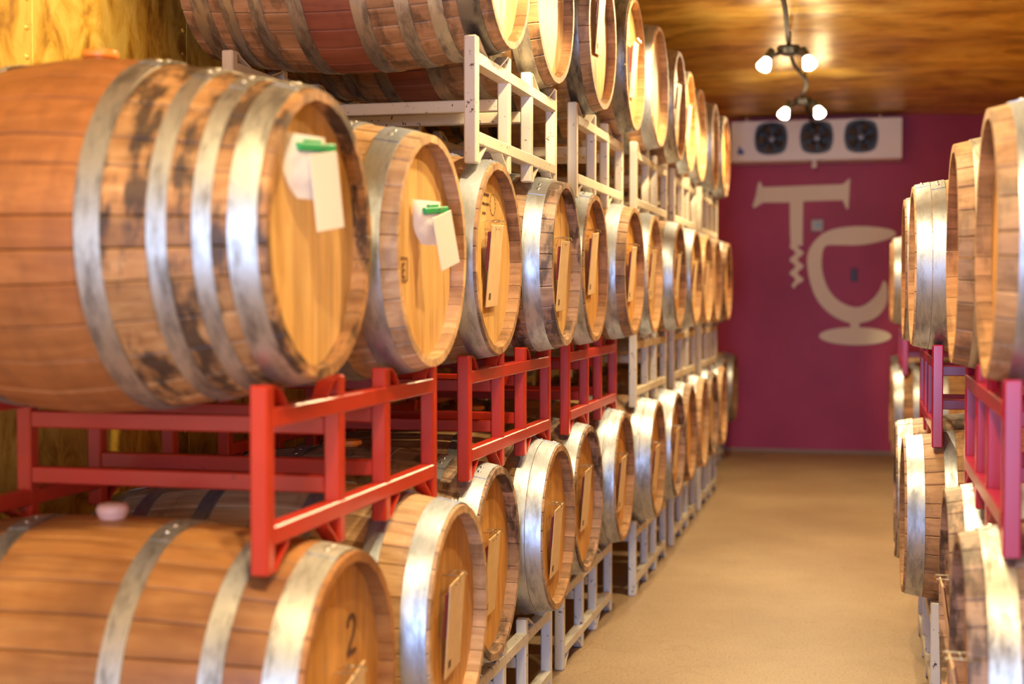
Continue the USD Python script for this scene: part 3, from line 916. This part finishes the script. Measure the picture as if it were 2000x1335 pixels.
def zip_bag(key, label, dy, dz, roll, w, h, pw, ph, turn=-18):
    x, y, z = heads[key]
    t = thing('sample_bag', label, 'bag', (x, y + dy, z + dz), 0, 'zip bags on the barrel heads')
    T4 = trimesh.transformations.translation_matrix([0.006 + math.sin(math.radians(-turn)) * (pw * 0.72), 0, 0]) @ trimesh.transformations.rotation_matrix(math.radians(turn), [0, 0, 1])

    def place(m, r=0.0):
        m = m.get() if isinstance(m, MB) else m
        m.apply_transform(T4 @ trimesh.transformations.rotation_matrix(math.radians(r), [1, 0, 0]))
        return m
    # wrinkled plastic pouch, its lower corner rounded
    na, nb = 16, 18
    u, v_ = np.meshgrid(np.linspace(-1, 1, na), np.linspace(0, 1, nb), indexing='ij')
    half = pw / 2
    lo = np.clip((v_ - 0.55) / 0.45, 0, 1)
    Yp = -half * 0.55 + u * half * (1 - 0.5 * lo ** 2.2) + 0.18 * half * lo
    Zp = 0.02 - v_ * ph
    puff = 0.012 * np.sqrt(np.clip(1 - u ** 2, 0, 1)) * np.sin(PI * np.clip(v_ * 0.95 + 0.05, 0, 1)) + 0.006 * (meshkit.fbm(np.stack([Yp * 45, Zp * 45, 0 * Yp + 3], -1), 3, 9) - 0.5)
    A = np.stack([0.004 + np.maximum(puff, 0.0005), Yp, Zp], -1).reshape(-1, 3)
    B = np.stack([0.002 - 0 * puff, Yp, Zp], -1).reshape(-1, 3)
    ii_ = np.arange(na * nb).reshape(na, nb)
    qq = np.stack([ii_[:-1, :-1], ii_[:-1, 1:], ii_[1:, 1:], ii_[1:, :-1]], -1).reshape(-1, 4)[:, ::-1]
    part('pouch', t, place(MB().add(A, qq).add(B, qq[:, ::-1])), M_plastic, True)
    part('zip', t, place(MB().box((0.0035, -half * 1.1, -0.011), (0.020, half * 0.75, 0.006), 0.003).box((0.0035, -half * 0.7, 0.006), (0.016, half * 0.1, 0.013), 0.002), roll * 0.3), M_green)
    part('card', t, place(MB().box((0.0215, -half * 0.72, -h), (0.024, -half * 0.72 + w, -0.013), 0.001), roll), M_cream_card)
    part('pin', t, place(MB().tube([(0.001, 0, 0.001), (0.027, 0, 0.001)], 0.0025, 8)), M_steel)
    return t


zip_bag((1, 0), 'white zip bag with green strip and cream card on the nearest mouldy barrel', -0.045, 0.172, 9, 0.085, 0.165, 0.125, 0.125)
zip_bag((1, 1), 'white zip bag with green strip hung aslant on the second barrel of the middle row', 0.0, 0.105, 17, 0.085, 0.150, 0.115, 0.110)


def strokes(key, name, label, lines, m, cat='mark'):
    """burnt or inked marks on a head: flat little prints"""
    x, y, z = heads[key]
    mb = MB()
    for l in lines:
        if isinstance(l, tuple) and isinstance(l[0], str):
            s, dy, dz, hgt = l
            tm = meshkit.text_mesh(s, hgt, 0.0008)
            v_ = np.array(tm.vertices)
            mb.add(np.stack([x + 0.0009 + v_[:, 2], y + dy + v_[:, 0], z + dz + v_[:, 1]], -1), tm.faces)
        else:
            y0, z0, y1, z1, wd = l
            a_, c_ = np.array([y0, z0]), np.array([y1, z1])
            d_ = (c_ - a_) / np.linalg.norm(c_ - a_); n_ = np.array([-d_[1], d_[0]]) * wd / 2
            poly = [a_ + n_, a_ - n_, c_ - n_, c_ + n_]
            v_ = [(x + 0.0009 + e, y + p[0], z + p[1]) for e in (0, 0.0008) for p in poly]
            mb.add(v_, [[3, 2, 1, 0], [4, 5, 6, 7], [0, 1, 5, 4], [1, 2, 6, 5], [2, 3, 7, 6], [3, 0, 4, 7]])
    pr = part(name, None, mb, m)
    return tag(pr, label, cat)


rs = random.Random(8)
lines = []
for r_ in range(3):
    yy = -0.075
    while yy < -0.075 + (0.075, 0.065, 0.04)[r_]:
        wl = rs.uniform(0.006, 0.014)
        for _ in range(3):
            a_ = yy + rs.uniform(0, wl)
            lines.append((a_, 0.19 - r_ * 0.028 - 0.005 + rs.uniform(0, 0.003), a_ + rs.uniform(-0.003, 0.005), 0.19 - r_ * 0.028 + 0.004, 0.003))
        yy += wl + 0.003
for k in range(14):
    a0, a1 = k / 14 * 2 * PI, (k + 0.7) / 14 * 2 * PI
    lines.append((0.045 + 0.032 * math.cos(a0), 0.165 + 0.032 * math.sin(a0), 0.045 + 0.032 * math.cos(a1), 0.165 + 0.032 * math.sin(a1), 0.002))
strokes((1, 2), 'head_stamp', 'faint three-line stamp and small ring burnt into a golden barrel head', lines, M_brand)
strokes((0, 0), 'chalk_number', 'dark figure 2 written on the head of the amber corner barrel', [('2', 0.055, 0.055, 0.085)], M_brand)
strokes((1, 1), 'head_stamp', 'small boxed letter mark on the head of the second middle barrel',
        [(-0.165, -0.02, -0.115, -0.02, 0.003), (-0.165, -0.075, -0.115, -0.075, 0.003), (-0.115, -0.075, -0.115, -0.02, 0.003), ('E', -0.158, -0.068, 0.036)], M_brand)

# ------------------------------------------------------------------ track and spotlights along the ceiling
pts = [(-0.40, -2.2, 3.0), (-0.37, 0.5, 3.0), (-0.43, 1.9, 3.0), (-0.40, 4.2, 3.0), (-0.43, 6.5, 3.0), (-0.403, 7.575, 3.0), (-0.437, 8.82, 2.995), (-0.446, 9.55, 3.0), (-0.391, 10.48, 3.0), (-0.442, 11.13, 2.995), (-0.42, 13.3, 3.0)]
from scipy.interpolate import PchipInterpolator
P_ = np.array(pts)
yy = np.linspace(P_[0, 1], P_[-1, 1], 120)
cable = np.stack([PchipInterpolator(P_[:, 1], P_[:, 0])(yy), yy, PchipInterpolator(P_[:, 1], P_[:, 2])(yy)], -1)
tr_ = thing('light_track', 'thin bronze lighting track winding along the gold ceiling', 'track', (0, 0, 0))
part('rail', tr_, MB().tube(cable, 0.014, 8), M_track, 50)
for k in range(3, 118, 12):
    part('hanger', tr_, MB().tube([(cable[k][0], cable[k][1], cable[k][2]), (cable[k][0], cable[k][1], ZC + 0.02)], 0.008, 8), M_track, 50)

A_ = ((-0.47, 0.66, -0.38), (0.60, 1.36, -1.08))
AIMS = [A_, A_, A_, A_, ((-1.5, 1.35, -0.48), (0.6, 1.3, -0.9)), ((-0.8, 1.5, -0.8), (0.7, 1.6, -0.9))]
GAIN = [(1, 1), (1, 1), (1, 1), (1, 1), (1.5, 1.1), (0.2, 0.6)]
FIX = [(-0.437, 8.82), (-0.442, 11.13), (-0.43, 6.50), (-0.40, 4.20), (-0.43, 1.90), (-0.37, -0.40)]
FLAB = ['twin spotlight on the ceiling track, the larger pair in view', 'smaller twin spotlight on the ceiling track, just above the wall cooler'] + \
       ['twin spotlight out of view above, %s nearer than the larger visible pair' % o for o in ('next', 'second', 'third', 'fourth')]
for i, (x, y) in enumerate(FIX):
    t = thing('twin_spotlight', FLAB[i], 'spotlight', (x, y, 2.955), 0, 'twin spotlights on the track')
    part('canopy', t, MB().lathe([(0.0005, 0.0215), (0.066, 0.021), (0.074, 0.005), (0.06, -0.025), (0.03, -0.038), (0.0005, -0.04)], 20), M_lampblack, 40)
    for s in (-1, 1):
        base = np.array([s * 0.04, -0.03, -0.02])
        hinge = np.array([s * 0.105, -0.16, -0.06])
        d = np.array([s * 0.34, -0.45, -0.80]); d /= np.linalg.norm(d)
        arm = part('arm', t, MB().tube([base, (base + hinge) / 2 + [0, 0, -0.005], hinge], 0.012, 8), M_lampblack, 50)
        Mx = frame(hinge, d)
        part('lamp_holder', t, MB().lathe([(0.0005, -0.045), (0.022, -0.043), (0.026, 0.0), (0.030, 0.03), (0.026, 0.031), (0.0005, 0.031)], 18, Mx), M_lampblack, 40)
        part('glass_shade', t, MB().lathe([(0.0005, 0.0315), (0.024, 0.032), (0.036, 0.062), (0.043, 0.088), (0.041, 0.094), (0.020, 0.099), (0.0005, 0.100)], 22, Mx), M_glow, 50)
        o = hinge + d * 0.15
        for nm, power, cone, soft in (('beam', BEAM, 15.0, 0.5), ('spill', LAMP, 76.0, 0.7)):
            aim = np.array(AIMS[i][0] if s < 0 else AIMS[i][1], float) if nm == 'beam' else np.array([s * 0.35, -0.25, -1.0])
            aim /= np.linalg.norm(aim)
            zax = -aim
            xax = np.cross([0, 1.0, 0], zax); xax /= np.linalg.norm(xax)
            yax = np.cross(zax, xax)
            mm = Gf.Matrix4d(*xax, 0, *yax, 0, *zax, 0, *o, 1)
            sp = UsdLux.SphereLight.Define(stage, t.GetPath().AppendChild(nm if s < 0 else nm + '_001'))
            sp.CreateRadiusAttr(0.035)
            sp.CreateIntensityAttr(power * 100 * (GAIN[i][0] * (1.0 if s < 0 else 0.45) if nm == 'beam' else GAIN[i][1])); sp.CreateColorAttr(F(*LAMP_COL))
            api = UsdLux.ShapingAPI.Apply(sp.GetPrim())
            api.CreateShapingConeAngleAttr(cone); api.CreateShapingConeSoftnessAttr(soft)
            sp.AddTransformOp().Set(mm)

# ------------------------------------------------------------------ evaporator cooler on the back wall
cy = 13.195
ck = thing('wall_cooler', 'white evaporator cooler with three black fans high on the wine-red wall', 'cooler', (-0.41, cy, 2.697))
UsdGeom.Xformable(ck).AddScaleOp().Set(F(0.905, 0.905, 0.905))
from shapely.geometry import Point, Polygon, box as sbox


def squircle(r, n=48, k=5.0):
    a_ = np.linspace(0, 2 * PI, n, endpoint=False)
    rr_ = r / (np.abs(np.cos(a_)) ** k + np.abs(np.sin(a_)) ** k) ** (1 / k)
    rr_ = 0.55 * rr_ + 0.45 * r * 1.06
    return np.stack([rr_ * np.cos(a_), rr_ * np.sin(a_)], -1)


FXS = [-0.437, 0.012, 0.444]
FZ = 0.225
face = sbox(-0.835, 0.0, 0.835, 0.40)
for fx in FXS:
    face = face.difference(Polygon(squircle(0.158) + [fx, FZ]))
tmf = trimesh.creation.extrude_polygon(face, 0.012, engine='earcut')
v = np.array(tmf.vertices)
part('front_panel', ck, (np.stack([v[:, 0], v[:, 2], v[:, 1]], -1), np.array(tmf.faces)[:, ::-1]), M_cooler)
hb = MB()
hb.box((-0.835, 0.012, 0.385), (0.835, 0.38, 0.40)).box((-0.835, 0.012, 0.0), (0.835, 0.38, 0.015))
hb.box((-0.835, 0.012, 0.015), (-0.82, 0.38, 0.385)).box((0.82, 0.012, 0.015), (0.835, 0.38, 0.385)).box((-0.82, 0.36, 0.015), (0.82, 0.38, 0.385))
part('housing', ck, hb, M_cooler)
for fx in FXS:
    shr = Polygon(squircle(0.160)).difference(Point(0, 0).buffer(0.142, 24))
    tms = trimesh.creation.extrude_polygon(shr, 0.02, engine='earcut')
    v = np.array(tms.vertices)
    fan = part('fan_shroud', ck, (np.stack([v[:, 0] + fx, v[:, 2] - 0.006, v[:, 1] + FZ], -1), np.array(tms.faces)[:, ::-1]), M_fanblack)
    part('fan_well', ck, MB().lathe([(0.143, 0.0), (0.143, 0.15), (0.0005, 0.15)], 28, frame((fx, 0.013, FZ), (0, 1, 0))).lathe([(0.145, 0.0), (0.145, 0.152), (0.0005, 0.152)][::-1], 28, frame((fx, 0.013, FZ), (0, 1, 0))), M_fanblack, 40)
    for k in range(5):
        a0 = k / 5 * 2 * PI + fx * 2
        rr_ = np.linspace(0.03, 0.134, 6)
        aa = np.linspace(0, 0.78, 6)
        Rg, Ag = np.meshgrid(rr_, aa, indexing='ij')
        Ag2 = a0 + Ag * (0.6 + 0.4 * (Rg / 0.134))
        dep = 0.05 + 0.045 * (Ag / 0.78) + 0.0 * Rg
        A = np.stack([fx + Rg * np.cos(Ag2), dep, FZ + Rg * np.sin(Ag2)], -1).reshape(-1, 3)
        ii = np.arange(36).reshape(6, 6)
        qd = np.stack([ii[:-1, :-1], ii[1:, :-1], ii[1:, 1:], ii[:-1, 1:]], -1).reshape(-1, 4)
        part('fan_blade', ck, MB().add(A, qd).add(A + [0, 0.003, 0], qd[:, ::-1]), M_blade, 50)
    part('fan_hub', ck, MB().lathe([(0.038, 0.10), (0.038, 0.045), (0.030, 0.036), (0.0005, 0.034)], 18, frame((fx, 0, FZ), (0, 1, 0))).tube([(fx, 0.07, FZ), (fx, 0.158, FZ)], 0.015, 8), M_hub, 40)
    gd = MB()
    for rad_ in (0.05, 0.08, 0.11, 0.138):
        a_ = np.linspace(0, 2 * PI, 25)
        gd.tube(np.stack([fx + rad_ * np.cos(a_), 0 * a_ - 0.004, FZ + rad_ * np.sin(a_)], -1), 0.0013, 4)
    for k in range(4):
        a_ = k * PI / 2 + PI / 4
        gd.tube([(fx + 0.05 * math.cos(a_), -0.004, FZ + 0.05 * math.sin(a_)), (fx + 0.15 * math.cos(a_), -0.004, FZ + 0.15 * math.sin(a_))], 0.0018, 4)
    part('fan_guard', ck, gd, M_fanblack, 50)
em = MB()
for poly in ([(-0.775, 0.075), (-0.715, 0.07), (-0.752, 0.165)], [(-0.745, 0.072), (-0.70, 0.08), (-0.725, 0.13)]):
    em.extrude(poly, 1, -0.0015, -0.0003)
part('blue_emblem', ck, em, M_blue)
for bx in (-0.69, 0.63):
    part('hanger_bolt', ck, MB().tube([(bx, 0.10, 0.40), (bx, 0.10, 0.43)], 0.02, 10).tube([(bx, 0.10, 0.43), (bx, 0.10, 0.475)], 0.010, 8), M_steel, 40)
part('drain_pipe', ck, MB().tube([(-0.01, 0.04, -0.001), (-0.01, 0.04, -0.075)], 0.022, 12).lathe([(0.028, -0.075), (0.028, -0.05), (0.022, -0.045)], 12, frame((-0.01, 0.04, 0), (0, 0, 1))), M_cooler, 40)

# ------------------------------------------------------------------ painted emblem: corkscrew T and wine-glass C, cut from board on the wall
YW = Y1


def lz(p):     # drawing units to metres on the wall
    p = np.asarray(p, float)
    return np.stack([LX0 + p[:, 0] * LS + p[:, 1] * LSK, LZ0 - p[:, 1] * LS], -1)


LS, LX0, LZ0, LSK = 1.0, 0, 0, 0
LS = 0.00131; LX0 = -1.146; LZ0 = 2.655; LSK = 0.0


def chaikin(p, n=2):
    p = np.asarray(p, float)
    for _ in range(n):
        q_ = np.roll(p, -1, 0)
        p = np.stack([0.75 * p + 0.25 * q_, 0.25 * p + 0.75 * q_], 1).reshape(-1, 2)
    return p


ys_ = np.linspace(545, 850, 60)
cx_ = 428 + 20 * np.cos(2 * PI * (ys_ - 600) / 95.0)
wd_ = np.where(ys_ < 800, 28, 28 - 23 * (ys_ - 800) / 50.0)
helix = np.vstack([np.stack([cx_ + wd_, ys_], -1), np.stack([cx_ - wd_, ys_], -1)[::-1]])
Tp = [(165, 82), (188, 128), (300, 126), (745, 118), (795, 76), (790, 200), (784, 288), (774, 296), (745, 230), (472, 234), (470, 400), (470, 548), (386, 548), (380, 400), (378, 240), (190, 238), (128, 276), (116, 264), (140, 180), (152, 110)]
Cout = [(1116, 470), (1090, 444), (1000, 424), (850, 412), (720, 424), (640, 445), (580, 485), (525, 550), (500, 625), (505, 720), (525, 820), (562, 920), (622, 1000), (700, 1060), (780, 1095), (837, 1104), (930, 1086), (1000, 1045), (1046, 980), (1062, 900), (1055, 830), (1033, 792),
        (1020, 820), (1005, 862), (972, 912), (930, 952), (880, 982), (830, 988), (762, 966), (702, 926), (656, 870), (625, 800), (605, 720), (602, 640), (612, 570), (636, 545), (700, 545), (850, 550), (950, 536), (1040, 514), (1092, 494)]
el = np.stack([837 + 248 * np.cos(np.linspace(0, 2 * PI, 60, endpoint=False)), 1190 + 63 * np.sin(np.linspace(0, 2 * PI, 60, endpoint=False))], -1)
stem = [(802, 1085), (868, 1085), (864, 1140), (806, 1140)]


def plaque(name, parent, polys, label=None):
    from shapely import union_all
    g = union_all([Polygon(lz(p)).buffer(0) for p in polys])
    mb = MB()
    for gg in getattr(g, 'geoms', [g]):
        tmg = trimesh.creation.extrude_polygon(gg, 0.012, engine='earcut')
        v = np.array(tmg.vertices)
        mb.add(np.stack([v[:, 0], YW - v[:, 2], v[:, 1]], -1), np.array(tmg.faces))
    return part(name, parent, mb, M_logo, False, label)


lg = thing('wall_emblem', 'cream letters T and C shaped as corkscrew and wine glass on the wine-red wall', 'emblem')
plaque('corkscrew_letter', lg, [Tp, helix])
plaque('glass_letter', lg, [chaikin(Cout), stem, el])

# thermostat and switch
tt = thing('thermostat', 'small grey thermostat on the wall beside the corkscrew stem', 'thermostat', (-0.399, Y1, 2.123))
part('case', tt, MB().box((-0.055, -0.03, -0.055), (0.055, -0.0005, 0.055), 0.006), M_grey)
part('display', tt, MB().box((-0.022, -0.032, -0.012), (0.026, -0.0305, 0.02)), M_lcd)
sw = thing('wall_switch', 'small black switch box on the wall inside the wine-glass letter', 'switch', (-0.063, Y1, 1.660))
part('box', sw, MB().box((-0.026, -0.035, -0.055), (0.026, -0.0005, 0.055), 0.005), M_fanblack)
part('lever', sw, MB().box((-0.006, -0.05, -0.012), (0.006, -0.0355, 0.02), 0.002), M_lampblack)
